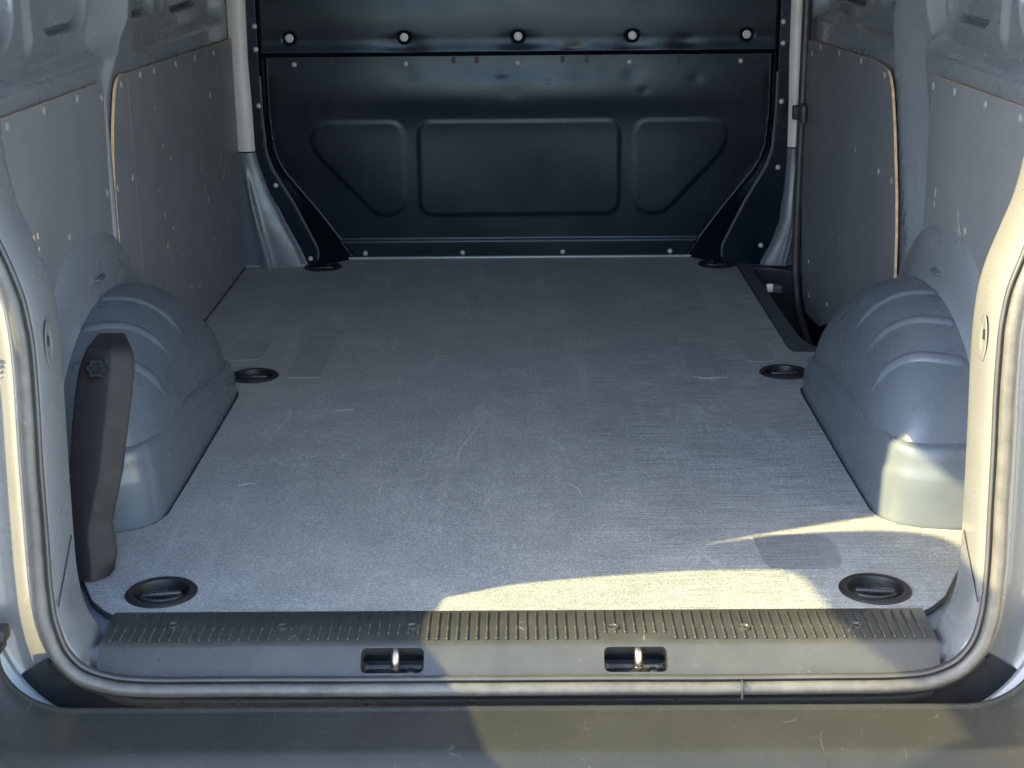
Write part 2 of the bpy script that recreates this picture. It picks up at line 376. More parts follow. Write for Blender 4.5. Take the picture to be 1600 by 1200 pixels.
for qi, q in enumerate(([(0.396, 0.292), (0.412, 0.298), (0.500, 0.297), (0.520, 0.286), (0.530, 0.25), (0.528, 0.19), (0.515, 0.160), (0.495, 0.153), (0.43, 0.153), (0.408, 0.160), (0.400, 0.19)],
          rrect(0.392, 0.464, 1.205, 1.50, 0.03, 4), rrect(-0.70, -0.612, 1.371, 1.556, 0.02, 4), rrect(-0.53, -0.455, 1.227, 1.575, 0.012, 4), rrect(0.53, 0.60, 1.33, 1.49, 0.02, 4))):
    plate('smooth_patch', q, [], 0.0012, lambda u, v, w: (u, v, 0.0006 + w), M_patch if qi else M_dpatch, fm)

# ---- tie-down rings
rim_me = lathe_mesh('rim', [(0.0555, -0.004), (0.0560, 0.0015), (0.0535, 0.0042), (0.0480, 0.0046), (0.0432, 0.0032), (0.0420, 0.0), (0.0410, -0.010), (0.0375, -0.018), (0.030, -0.021), (0.0, -0.022)], 56, M_black)
bolt_me = lathe_mesh('bolt', [(0.0085, -0.003), (0.0085, 0.003), (0.0065, 0.006), (0.0, 0.007)], 14, M_blackmetal)
for i, (x, y, a) in enumerate(RINGS):
    e = bpy.data.objects.new('tie_down_ring', None); COL.objects.link(e); e.parent = van; e.location = (x, y, 0.0); e.rotation_euler = (0, 0, math.radians(a))
    e['label'] = 'round black tie-down point ' + ('at the near end of the floor below the jack cover', 'at the near end of the floor beside the sun patch', 'at the front foot of the wheel arch, jack cover side', 'between wheel arch and step well', 'by the pillar foot at the bulkhead, jack cover side', 'at the bulkhead by the step well')[i]
    link('rim', rim_me, e)
    P = []
    for k in range(13):
        t = math.pi * k / 12; P.append((0.030 * math.cos(t), -0.006 - 0.016 * math.sin(t), -0.004))
    tube('lashing_loop', P, 0.0042, M_blackmetal, e, 8)
    box('hinge_bar', (0, -0.003, -0.001), (0.062, 0.010, 0.009), M_blackmetal, e, 0.003)
    for (bx, by) in ((0.002, 0.024), (0.006, -0.031)):
        link('bolt', bolt_me, e, Matrix.Translation((bx, by, -0.011)))

# ---- wheel arches
YC, AH, AA, AN = 0.745, 0.3195, 0.42, 2.2
def arch_X(s, cphi=0.0):
    p = 2.55 + (4.6 * abs(cphi) ** 3 if cphi > 0 else 3.9 * abs(cphi) ** 5)
    return 0.79 - 0.161 * max(0.0, 1 - s ** p) ** (1 / p)
def arch_z(y, s, sz=None):
    t = abs(y - YC) / (AA * s)
    return (sz if sz else s) * AH * max(0.0, 1 - t ** AN) ** (1 / AN)
def arch_pt(phi, s, sz=None):
    c, q = math.cos(phi), math.sin(phi)
    yy = math.copysign(abs(c) ** (2 / AN), c); zz = abs(q) ** (2 / AN)
    return YC - AA * s * yy, AH * (sz if sz else s) * zz
def build_arch(sg):
    e = bpy.data.objects.new('wheel_arch', None); COL.objects.link(e); e.parent = van; e.location = (0, 0, 0)
    phis = lin(0.0, math.pi, 61)
    rings = [(0.8295, 1.02, 1.38), (0.824, 1.02, 1.362), (0.817, 1.015, 1.33), (0.809, 1.01, 1.25), (0.802, 1.005, 1.15), (0.7965, 1.0, 1.06), (0.793, 0.998, 1.018), (0.7905, 0.998, 1.003)]
    ss = [1 - 0.0002 - 0.018 * (k / 9) ** 3 for k in range(10)] + [0.975, 0.965, 0.95, 0.93, 0.905, 0.875, 0.84, 0.80, 0.75, 0.69, 0.6, 0.5, 0.38, 0.25, 0.12, 0.02]
    rows = [(X, sy, sz) for X, sy, sz in rings] + [(None, s, s) for s in ss]
    plan = [(0.835, 0.318), (0.742, 0.3205), (0.690, 0.331), (0.655, 0.348), (0.636, 0.372), (0.6255, 0.412), (0.623, 0.60), (0.622, 0.90), (0.6215, 1.085), (0.627, 1.118), (0.645, 1.140), (0.68, 1.155), (0.835, 1.165)]
    plan = smooth_path(plan, 5)
    poly = plan + [(0.90, 1.165), (0.90, 0.318)]
    def hump_pt(r, p):
        X = r[0] if r[0] else arch_X(r[1], math.cos(p)); y, z = arch_pt(p, r[1], r[2])
        if z < 0.124 and X < 0.80:                                  # stay inside the skirt below its shoulder
            for _ in range(20):
                if sdpoly(X, y, poly) < -0.0145: break
                X += (0.76 - X) * 0.05; y += (0.745 - y) * 0.025
        return (sg * X, y, z)
    grid('collar', rows[:8], phis, hump_pt, M_inner, e)
    grid('hump', rows[7:], phis, hump_pt, M_arch, e)
    # skirt along the floor: rounded plan outline with a sloped shoulder
    lev = [(-0.02, 0.0), (0.004, 0.0), (0.060, 0.0016), (0.078, 0.0022), (0.086, 0.0034), (0.093, 0.0060), (0.100, 0.0078), (0.112, 0.0088), (0.122, 0.0098), (0.129, 0.0122), (0.135, 0.018), (0.139, 0.06)]
    def sk(i, l):
        a, b = plan[max(i - 1, 0)], plan[min(i + 1, len(plan) - 1)]
        tx, ty = b[0] - a[0], b[1] - a[1]; L = math.hypot(tx, ty); n = (ty / L, -tx / L)
        if n[0] * (0.74 - plan[i][0]) + n[1] * (0.74 - plan[i][1]) < 0: n = (-n[0], -n[1])
        return (sg * (plan[i][0] + n[0] * l[1]), plan[i][1] + n[1] * l[1], l[0] * (1.03 - 0.46 * sst(0.50, 1.14, plan[i][1])))
    grid('skirt', list(range(len(plan))), lev, sk, M_arch, e)
    # raised beads
    def surf(y0, y1, u):
        s = 1 - 1e-6 - 0.40 * u ** 3.2
        y = y0 + (y1 - y0) * u ** 1.6
        t = min(1, abs(y - YC) / (AA * s)); X = arch_X(s, math.copysign(t ** (AN / 2), YC - y))
        return Vector((sg * X, y, arch_z(y, s)))
    for (y0, y1, um) in ((0.470, 0.560, 0.93), (0.570, 0.680, 0.93), (0.705, 0.805, 0.93)):
        V, F = [], []; N = 34
        for i in range(N + 1):
            u = 0.012 + (um - 0.012) * (i / N)
            p = surf(y0, y1, u); q = surf(y0, y1, min(u + 0.004, 0.999)); t = (q - p).normalized()
            side = (surf(y0 + 0.004, y1 + 0.004, u) - p).normalized(); n = t.cross(side) * sg
            if n.z < 0 and n.x * sg > 0: n = -n
            if (p + n - Vector((sg * 0.80, YC, 0.05))).length < (p - n - Vector((sg * 0.80, YC, 0.05))).length: n = -n
            taper = min(1, 0.45 + i / 3) * min(1, (N - i) / 5)
            for (a, h) in ((-0.0155, -0.002), (-0.010, 0.0018), (-0.005, 0.0044), (0.002, 0.0050), (0.009, 0.0030), (0.0155, -0.002)):
                V.append(p + side * a * (0.45 + 0.55 * taper) + n * (h * taper - 0.0012 * (1 - taper)))
        for i in range(N):
            for k in range(5): F.append((i * 6 + k, i * 6 + k + 1, (i + 1) * 6 + k + 1, (i + 1) * 6 + k))
        mesh('bead', V, F, M_arch, e, True, True)
    # clip notch on top of the collar
    box('clip', (sg * 0.800, 0.735, 0.352), (0.022, 0.050, 0.006), M_arch, e, 0.003)
    return e
aL = build_arch(-1); aL['label'] = 'grey wheel arch cover with three raised beads, behind the jack cover'
aR = build_arch(1); aR['label'] = 'blue-grey wheel arch cover with three raised beads, its foot in the sun'

# ---- lining boards
screw_me = lathe_mesh('screw', [(0.0085, 0.0), (0.0082, 0.0016), (0.0055, 0.0030), (0.0020, 0.0034), (0.0, 0.0034)], 14, M_screw)
slot_me = lathe_mesh('slot', [(0.0045, 0.0), (0.0042, 0.0012), (0.0, 0.0016)], 10, M_wood)
def lining(sg, poly, screws, X=0.8235, label=None, slots=()):
    b = plate('lining_board', poly, [], 0.006, lambda u, v, w: (sg * (X - 0.0015 + w), u, v), [M_lining, M_wood], van)
    if label: b['label'] = label
    R = Matrix.Rotation(math.radians(-90 * sg), 4, 'Y')
    for (y, z) in screws: link('screw', screw_me, b, Matrix.Translation((sg * (X - 0.0045), y, z)) @ R)
    for (y, z) in slots: link('slot', slot_me, b, Matrix.Translation((sg * (X - 0.0045), y, z)) @ R @ Matrix.Diagonal((1.5, 0.6, 1, 1)))
    return b
arcA = [(0.940, 0.345), (0.905, 0.372), (0.861, 0.396), (0.81, 0.415), (0.756, 0.428), (0.70, 0.434), (0.649, 0.432), (0.605, 0.422), (0.557, 0.398), (0.51, 0.360), (0.471, 0.317), (0.43, 0.25), (0.39, 0.17), (0.36, 0.10), (0.345, 0.0)]
A = [(-0.03, 0.0), (-0.03, 0.708), (0.34, 0.705), (0.935, 0.6965), (0.955, 0.694), (0.960, 0.685), (0.945, 0.48)] + arcA
lining(-1, A, [(0.369, 0.691), (0.57, 0.690), (0.777, 0.686), (0.945, 0.668), (0.926, 0.483), (0.647, 0.451), (0.17, 0.692)], label='warm-lit lining board behind the rear pillar, jack cover side', slots=[(0.419, 0.49), (0.444, 0.49), (0.466, 0.49), (0.444, 0.467), (0.465, 0.465)])
Bp = [(1.156, 0.0), (1.156, 0.694), (1.115, 0.6965), (1.085, 0.692), (1.060, 0.675), (1.040, 0.645), (1.018, 0.600), (1.000, 0.54), (0.990, 0.48), (0.987, 0.42), (0.992, 0.34), (1.0, 0.2), (1.02, 0.0)]
lining(-1, Bp, [(1.105, 0.677), (1.008, 0.477), (1.135, 0.476)], label='narrow lining strip with raw orange edge, jack cover side')
Cp = [(1.1568, 0.0), (1.1568, 0.693), (2.30, 0.668), (2.372, 0.667), (2.372, 0.0)]
bC = lining(-1, Cp, [(1.4, 0.675), (1.625, 0.667), (1.849, 0.661), (2.091, 0.652), (2.011, 0.549), (1.27, 0.678)], label='large scuffed lining board with chipped spots beside the bulkhead pillar')
Ar = [(y, z) for y, z in A]
bAr = lining(1, Ar, [(0.395, 0.686), (0.592, 0.684), (0.791, 0.683), (0.945, 0.677), (0.653, 0.447), (0.17, 0.69)], label='lining board beside the sunlit pillar with a chipped dent', slots=[(0.425, 0.487), (0.448, 0.487), (0.43, 0.462)])
Br = [(1.40, 0.0), (1.425, 0.674), (1.36, 0.672), (1.325, 0.668), (1.300, 0.655), (1.275, 0.63), (1.235, 0.555), (1.205, 0.48), (1.180, 0.42), (1.158, 0.33), (1.14, 0.2), (1.13, 0.0)]
lining(1, Br, [(1.352, 0.655), (1.226, 0.44), (1.352, 0.44)], X=0.821, label='narrow lining strip with raw orange edge, sliding door side')
Cr = [(1.405, 0.05), (1.43, 0.674), (1.50, 0.675), (2.30, 0.655), (2.318, 0.645), (2.305, 0.2), (2.22, -0.06), (2.16, -0.10), (1.95, -0.085), (1.82, -0.04), (1.70, 0.02), (1.55, 0.045)]
bCr = lining(1, Cr, [(1.613, 0.662), (1.874, 0.656), (2.126, 0.649), (2.25, 0.62), (2.15, 0.05), (2.12, -0.04), (1.86, 0.0)], label='dark lining board on the sliding door above the step well')

# chipped spots where the board shows, and scuffs on the floor covering
M_chip = simple('chipped_board', (0.34, 0.29, 0.22), 0.8, 0.3, 80)
def blob(cx, cy, w, h, ang, n=9):
    P = []
    for i in range(n):
        t = 2 * math.pi * i / n; k = random.uniform(0.65, 1.15); u, v = w * k * math.cos(t), h * k * math.sin(t)
        P.append((cx + u * math.cos(ang) - v * math.sin(ang), cy + u * math.sin(ang) + v * math.cos(ang)))
    return P
def chips(sg, board, pts, X=0.8235):
    for (y, z, w, h, a) in pts:
        plate('chip', blob(y, z, w, h, a), [], 0.0006, lambda u, v, q: (sg * (X - 0.0047 + q), u, v), M_chip, board)
chips(-1, bC, [(1.405, 0.270, 0.014, 0.0075, 0.9), (1.863, 0.323, 0.016, 0.0055, 0.9), (1.844, 0.388, 0.018, 0.0035, 0.7), (2.134, 0.323, 0.030, 0.0030, 0.7), (2.09, 0.36, 0.022, 0.0022, 0.7), (1.40, 0.345, 0.009, 0.004, 0.8), (1.36, 0.41, 0.006, 0.004, 0), (1.50, 0.46, 0.006, 0.004, 0), (1.43, 0.50, 0.010, 0.002, 0.6), (1.90, 0.29, 0.018, 0.003, 0.8), (1.47, 0.30, 0.005, 0.004, 0), (1.55, 0.22, 0.005, 0.003, 0.4), (1.44, 0.225, 0.006, 0.004, 1.0), (1.72, 0.10, 0.020, 0.003, 0.2), (1.62, 0.12, 0.018, 0.003, 0.3), (1.95, 0.17, 0.006, 0.005, 0), (2.0, 0.13, 0.005, 0.004, 0), (1.38, 0.595, 0.004, 0.004, 0)])
chips(1, bAr, [(0.872, 0.478, 0.005, 0.013, 0.1), (0.873, 0.455, 0.003, 0.006, 0), (0.70, 0.45, 0.002, 0.030, -0.25), (0.685, 0.44, 0.002, 0.020, -0.5)])
chips(1, bCr, [(1.80, 0.53, 0.006, 0.005, 0), (2.0, 0.50, 0.006, 0.004, 0), (1.62, 0.45, 0.005, 0.008, 0), (2.05, 0.40, 0.007, 0.005, 0), (1.88, 0.36, 0.005, 0.004, 0), (1.75, 0.20, 0.004, 0.012, 0.1)])
M_scuff = simple('pale_scuff', (0.50, 0.48, 0.46), 0.8, 0.3, 90)
def scuff(pts, w):
    P = smooth_path(pts, 4); L = []; Rr = []
    for i, p in enumerate(P):
        a_, b_ = P[max(i - 1, 0)], P[min(i + 1, len(P) - 1)]; tx, ty = b_[0] - a_[0], b_[1] - a_[1]; l_ = math.hypot(tx, ty)
        k_ = w * (0.25 + 0.75 * math.sin(math.pi * min(1, max(0, i / (len(P) - 1))))) * random.uniform(0.6, 1.2)
        L.append((p[0] - ty / l_ * k_, p[1] + tx / l_ * k_)); Rr.append((p[0] + ty / l_ * k_, p[1] - tx / l_ * k_))
    plate('scuff', L + Rr[::-1], [], 0.0005, lambda u, v, q: (u, v, 0.0006 + q), M_scuff, fm)
for pts, w in (([(-0.392, 0.985), (-0.375, 0.988), (-0.352, 0.99)], 0.0014), ([(-0.52, 0.545), (-0.50, 0.556), (-0.487, 0.552)], 0.0010), ([(0.088, 0.55), (0.108, 0.52), (0.117, 0.476)], 0.0008), ([(-0.068, 0.94), (-0.09, 0.85), (-0.117, 0.72), (-0.115, 0.62)], 0.0006),
               ([(-0.68, 1.372), (-0.64, 1.376), (-0.622, 1.392)], 0.0012), ([(0.405, 1.203), (0.43, 1.197), (0.47, 1.205)], 0.0012), ([(-0.03, 0.52), (-0.06, 0.45), (-0.05, 0.40)], 0.0005)):
    scuff(pts, w)

# ---- bulkhead
FL = [(0.0, 0.605), (0.05, 0.600), (0.195, 0.668), (0.29, 0.722), (0.34, 0.738), (0.45, 0.745), (1.4, 0.745)]      # inner edge of the riveted flange
FM = [(0.0, 0.500), (0.012, 0.509), (0.145, 0.607), (0.26, 0.700), (0.30, 0.722), (0.34, 0.736), (0.45, 0.7425), (1.4, 0.7425)]
YB, YF = 2.458, 2.368
PANELS = [rrect(-0.304, 0.304, 0.128, 0.420, 0.045, 6)]
sl_ = [(0.338, 0.375), (0.345, 0.400), (0.362, 0.416), (0.385, 0.420), (0.565, 0.420), (0.598, 0.412), (0.617, 0.392), (0.622, 0.360), (0.612, 0.325), (0.590, 0.295), (0.455, 0.150), (0.435, 0.134), (0.405, 0.128), (0.372, 0.132), (0.348, 0.148), (0.338, 0.175)]
PANELS += [sl_, [(-x, z) for x, z in sl_]]
DENTS = [(-0.05, 0.552, 0.018, 0.004), (0.33, 0.545, 0.030, 0.004), (0.09, 0.528, 0.012, 0.003), (0.37, 0.50, 0.016, 0.003), (0.52, 0.535, 0.02, 0.003), (-0.33, 0.55, 0.04, 0.003), (-0.02, 0.50, 0.03, 0.0025), (0.18, 0.556, 0.05, 0.003)]
def bulk_y(x, z):
    ax = abs(x); f = interp(FL, z); m = interp(FM, z)
    m = min(m, f - 0.004)
    t = min(1, max(0, (f - ax) / (f - m)))
    t = t * t * (3 - 2 * t) * 0.35 + t * 0.65
    y = YF + (YB - YF) * t
    if ax < m:
        y += 0.010 * math.exp(-((z - 0.50) / 0.07) ** 2) * -1 * (1 - (ax / 0.75) ** 2)      # gentle bulge
        for p in PANELS:
            d = min(abs(x - p[0][0]), 2)
            sd = sdpoly(x, z, p)
            y -= 0.0018 * min(1, -sd / 0.0115) if sd < 0 else 0
        for (dx, dz, r, h) in DENTS:
            q = ((x - dx) / r) ** 2 + ((z - dz) / (r * 0.7)) ** 2
            if q < 6: y += 0.36 * h * math.exp(-q * 1.2)
        y += 0.0012 * math.sin(x * 9 + z * 4) * math.sin(z * 11)
    # riveted bottom flange lip
    y -= 0.004 * sst(0.062, 0.052, z) if ax < m else 0
    return y
bh = bpy.data.objects.new('bulkhead', None); COL.objects.link(bh); bh.parent = van
bh['label'] = 'black steel bulkhead with three pressed panels and rivets, at the far end'
xs = [-0.85] + lin(-0.80, -0.50, 90) + lin(-0.495, 0.495, 200) + lin(0.50, 0.80, 90) + [0.85]
grid('lower_panel', xs, lin(-0.02, 0.46, 130) + lin(0.463, 0.66, 46) + [0.7, 0.8, 1.0, 1.38], lambda x, z: (x, bulk_y(x, z), z), M_bulk, bh)
def up_y(x, z):
    y = 2.438 - 0.010 * sst(0.66, 0.60, z) + 0.028 * sst(0.622, 0.604, z) ** 2
    y -= 0.010 * math.exp(-((z - 0.70) / 0.10) ** 2)
    for (dx, dz, r, h) in ((-0.33, 0.632, 0.06, 0.006), (0.0, 0.645, 0.05, 0.004), (0.16, 0.625, 0.03, 0.004), (0.33, 0.63, 0.05, 0.004), (0.48, 0.64, 0.04, 0.003)):
        q = ((x - dx) / r) ** 2 + ((z - dz) / (r * 0.5)) ** 2
        if q < 8: y += h * math.exp(-q)
    for bx in (-0.664, -0.331, 0.0, 0.331, 0.662):
        r = math.hypot(x - bx, z - 0.660)
        if r < 0.03: y += 0.008 * (1 - sst(0.010, 0.021, r))
    return y + 0.0012 * math.sin(x * 8 + 1) * math.sin(z * 13)
grid('upper_panel', lin(-0.746, 0.746, 264), lin(0.604, 0.72, 64) + lin(0.73, 1.37, 20), lambda x, z: (x, up_y(x, z), z), M_bulk, bh)
riv = lathe_mesh('rivet', [(0.0078, 0.0), (0.0074, 0.0022), (0.0050, 0.0042), (0.0, 0.0050)], 14, M_rivet)
bol = lathe_mesh('bolt', [(0.012, 0.0), (0.012, 0.003), (0.0085, 0.0035), (0.0085, 0.008), (0.007, 0.0095), (0.0, 0.0095)], 16, M_rivet)
RX = Matrix.Rotation(math.radians(90), 4, 'X')
for x in (-0.664, -0.331, 0.0, 0.331, 0.662): link('bolt', bol, bh, Matrix.Translation((x, up_y(x, 0.66) - 0.001, 0.660)) @ RX)
for x in (-0.657, -0.329, -0.002, 0.325, 0.650): link('rivet', riv, bh, Matrix.Translation((x, bulk_y(x, 0.583) - 0.0005, 0.583)) @ RX)
for x in (-0.469, -0.174, 0.130, 0.455): link('rivet', riv, bh, Matrix.Translation((x, bulk_y(x, 0.018) - 0.0005, 0.018)) @ RX)
for (x, z) in ((-0.752, 0.70), (-0.752, 0.635), (-0.752, 0.475), (-0.716, 0.243), (-0.624, 0.022), (0.755, 0.70), (0.757, 0.64), (0.759, 0.475), (0.757, 0.284), (0.716, 0.052)):
    link('rivet', riv, bh, Matrix.Translation((x, min(bulk_y(x, z), YF) - 0.0005, z)) @ RX)
for x in (-0.545, -0.19, -0.122, 0.13, 0.20, 0.47, 0.54): box('vent_slot', (x, bulk_y(x, 0.590) - 0.0005, 0.592), (0.012, 0.003, 0.018), M_dark, bh)
box('floor_edge_strip', (0.0, 2.452, 0.0035), (1.04, 0.012, 0.007), M_line, bh, 0.002)
# rolled lips of the corner funnels
for sg in (-1, 1):
    P = [(sg * (interp(FL, z) - 0.001), YF - 0.002, z) for z in lin(0.02, 0.56, 26)]
    tube('rolled_lip', smooth_path(P, 2), 0.0036, M_trim, bh, 8)

# ---- front pillars
def pillar(sg):
    e = bpy.data.objects.new('bulkhead_pillar', None); COL.objects.link(e); e.parent = van
    XR = [(0.0, 0.630), (0.06, 0.655), (0.13, 0.690), (0.22, 0.730), (0.30, 0.755), (0.345, 0.766), (0.48, 0.768), (0.60, 0.772), (1.38, 0.760)]
    XRr = [(0.0, 0.715), (0.06, 0.745), (0.13, 0.768), (0.22, 0.775), (0.30, 0.778), (0.345, 0.778), (0.48, 0.776), (0.60, 0.772), (1.38, 0.765)]
    def f(lo):
        def g_(z, t):
            xr = interp(XR if sg < 0 else XRr, z); x = 0.835 + (xr - 0.835) * t
            y = 2.376 - 0.016 * math.sin(math.pi * min(1, t * 1.04)) ** 0.7 - 0.006 * t
            if lo: y -= 0.012 * sst(0.30, 0.10, z) + 0.010 * math.exp(-((t - 0.42) / 0.08) ** 2) * sst(0.33, 0.2, z)
            return (sg * x, y + 0.006 * sst(0.92, 1.0, t), z)
        return g_
    grid('pillar_foot', lin(-0.005, 0.340, 40), lin(0, 1, 36), f(True), M_arch, e)
    grid('pillar_cover', lin(0.344, 1.38, 40), lin(0, 1, 36), f(False), M_cover, e)
    return e
pillar(-1)['label'] = 'pale grey pillar cover with flared foot, beside the bulkhead'
pillar(1)['label'] = 'narrow pillar sliver between bulkhead and sliding door seal'
# foot rim strip on the floor
tube('pillar_foot_bead', smooth_path([(-0.815, 2.352, 0.004), (-0.76, 2.350, 0.004), (-0.70, 2.352, 0.004), (-0.64, 2.360, 0.004)], 6), 0.004, M_inner, van, 8)

# ---- sliding door seal column and catch
tube('sliding_door_seal', smooth_path([(0.812, 2.325, 1.36), (0.812, 2.325, 0.7), (0.812, 2.325, 0.3), (0.813, 2.322, 0.02), (0.816, 2.30, -0.06), (0.82, 2.25, -0.13), (0.825, 2.1, -0.18)], 8), 0.012, M_lip, van, 12)
k = bpy.data.objects.new('door_catch', None); COL.objects.link(k); k.parent = van
box('catch_plate', (0.806, 2.285, 0.45), (0.012, 0.055, 0.052), M_trim, k, 0.003)
box('catch_tongue', (0.792, 2.300, 0.452), (0.022, 0.020, 0.040), M_black, k, 0.003)

# ---- step well by the sliding door
st = bpy.data.objects.new('step_well', None); COL.objects.link(st); st.parent = van
st['label'] = 'dark step well with sloped edge trim at the sliding door'
inner = smooth_path([(0.86, 1.462), (0.765, 1.466), (0.722, 1.482), (0.702, 1.52), (0.694, 1.60), (0.688, 1.9), (0.684, 2.27), (0.688, 2.30), (0.705, 2.318), (0.86, 2.325)], 4)
plate('edge_trim', [(0.6485, 1.405), (0.86, 1.405)] + inner + [(0.86, 2.40), (0.647, 2.40)], [], 0.006, lambda u, v, w: (u, v, -0.004 + w - 0.10 * max(0, u - 0.66)), M_trim, st, 0.001)
grid('well_wall', list(range(len(inner))), lin(-0.26, -0.004, 6), lambda i, z: (inner[i][0] + 0.03 * min(1, (-z) / 0.2), inner[i][1], z - 0.10 * max(0, inner[i][0] - 0.66)), M_dark, st)
grid('tread', lin(0.62, 0.97, 6), lin(1.36, 2.46, 20), lambda x, y: (x, y, -0.215 + 0.002 * math.sin(y * 90)), M_dark, st)
grid('door_foot', lin(1.38, 2.42, 12), lin(-0.30, 0.06, 8), lambda y, z: (0.845 + 0.03 * sst(0.0, -0.3, z), y, z), M_dark, st)
box('striker_block', (0.715, 2.115, -0.018), (0.050, 0.030, 0.022), M_trim, st, 0.003)
box('striker_pin', (0.704, 2.098, -0.012), (0.018, 0.012, 0.024), M_tag, st, 0.003)

# ---- rear aperture: body flange, seal
def ap_y(z): return -0.15 + 0.10 * max(0, z)
AP = [(0.0, -0.026), (0.25, -0.026), (0.48, -0.0255), (0.555, -0.023), (0.602, -0.012), (0.632, 0.012), (0.648, 0.048), (0.6545, 0.095), (0.656, 0.16), (0.656, 0.30), (0.655, 0.42), (0.659, 0.49), (0.668, 0.535), (0.686, 0.585), (0.704, 0.635), (0.716, 0.70), (0.720, 0.80), (0.718, 0.93), (0.700, 1.06), (0.672, 1.15), (0.62, 1.215), (0.54, 1.245), (0.30, 1.262), (0.0, 1.266)]
half = smooth_path(AP, 6)
full = half + [(-x, z) for x, z in half[::-1][1:-1]]
def ap_frame(i):
    n = len(full); a, b = full[i - 1], full[(i + 1) % n]; tx, tz = b[0] - a[0], b[1] - a[1]; L = math.hypot(tx, tz)
    return (-tz / L, tx / L)                                        # inward normal (loop runs counter-clockwise)
def sweep(name, sec, mat, parent, idx=None, closed_sec=False, wob=0.0, drop=0.0):
    ids = list(range(len(full))) if idx is None else idx
    sec2 = sec + ([sec[0]] if closed_sec else [])
    def f(i, s):
        x, z = full[i]; nx, nz = ap_frame(i)
        w = wob * math.sin(i * 0.7) * math.sin(i * 0.23)
        zz = z + nz * (s[0] + w)
        if z < 0.015 and s[1] > 0.004: zz -= drop * sst(0.632, 0.602, abs(x)) * min(1, s[1] / 0.02)
        return (x + nx * (s[0] + w), ap_y(z) + s[1], zz)
    return grid(name, ids, sec2, f, mat, parent, closed_u=(idx is None))
ap = bpy.data.objects.new('rear_door_frame', None); COL.objects.link(ap); ap.parent = van
ap['label'] = 'grey painted rear door frame with rubber seal round the opening'
def arc(cx, cy, r, a0, a1, n): return [(cx + r * math.cos(math.radians(a0 + (a1 - a0) * i / n)), cy + r * math.sin(math.radians(a0 + (a1 - a0) * i / n))) for i in range(n + 1)]
jamb = [(-0.22, 0.112), (-0.05, 0.112)] + arc(-0.006, 0.100, 0.012, 90, 0, 6) + [(0.0065, 0.085), (0.007, 0.06), (0.006, 0.03), (0.003, 0.012), (-0.001, 0.003), (-0.006, 0.0)]
sweep('jamb', jamb, M_paint, ap, drop=0.07)
chan = [(-0.006, 0.0), (-0.028, 0.001), (-0.034, 0.004), (-0.037, 0.012), (-0.040, 0.030), (-0.046, 0.036), (-0.075, 0.038), (-0.095, 0.036), (-0.102, 0.030), (-0.110, 0.018), (-0.125, 0.012), (-0.20, 0.014), (-0.25, 0.03)]
sweep('door_channel', chan, M_paint, ap)
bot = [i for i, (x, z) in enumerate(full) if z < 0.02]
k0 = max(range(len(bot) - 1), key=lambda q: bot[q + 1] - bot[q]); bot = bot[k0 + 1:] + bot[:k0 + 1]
sweep('sill_gap_shade', [(-0.024, 0.0005), (-0.031, -0.0015), (-0.038, 0.004), (-0.041, 0.028), (-0.060, 0.033), (-0.10, 0.030)], M_dark, ap, idx=bot)  # black strip standing in for the shade between seal and bumper
sealp = arc(-0.0142, -0.010, 0.0100, -200, 150, 16)
sealp = [(x * 1.0, y * 0.95) for x, y in sealp]
sweep('seal_bulb', sealp, M_seal, ap, closed_sec=True, wob=0.0006)
sweep('seal_lip', [(-0.005, 0.004), (0.0015, 0.002), (0.0035, -0.004), (0.0035, -0.009), (0.0010, -0.0115), (-0.0015, -0.009), (-0.002, -0.003), (-0.004, -0.001)], M_lip, ap, closed_sec=True, wob=0.0004)
box('seal_joint', (0.318, -0.158, -0.040), (0.0022, 0.030, 0.027), M_lip, ap, 0.001)
for sg in (-1, 1):
    # oval dimple with slot on the jamb
    D = lathe_mesh('dimple', [(0.0, -0.0035), (0.006, -0.0032), (0.010, -0.001), (0.013, 0.0012), (0.0155, 0.0010), (0.018, -0.001)], 28, M_paint)
    R = Matrix.Rotation(math.radians(-90 * sg), 4, 'Y')
    d = link('dimple', D, ap, Matrix.Translation((sg * (0.6475), -0.062, 0.446)) @ R @ Matrix.Diagonal((1.9, 1.0, 0.45, 1)))
    box('slot', (sg * 0.6485, -0.066, 0.452), (0.004, 0.0045, 0.014), M_dark, ap)
    box('seam', (sg * 0.6480, -0.095, 0.118), (0.0012, 0.115, 0.0022), M_dark, ap, rot=Matrix.Rotation(math.radians(38), 3, 'X'))
    # outer pillar details beyond the seal
    plug = lathe_mesh('plug', [(0.0075, -0.001), (0.0075, 0.0012), (0.006, 0.002), (0.0, 0.001)], 16, M_dark)
    link('plug', plug, ap, Matrix.Translation((sg * 0.730, ap_y(0.37) + 0.036, 0.362)) @ Matrix.Rotation(math.radians(90), 4, 'X'))
    for q in range(6): box('stamped_mark', (sg * 0.7205, ap_y(0.40) + 0.0375, 0.385 + q * 0.0085), (0.012, 0.002, 0.0035), M_inner, ap, 0.0008)

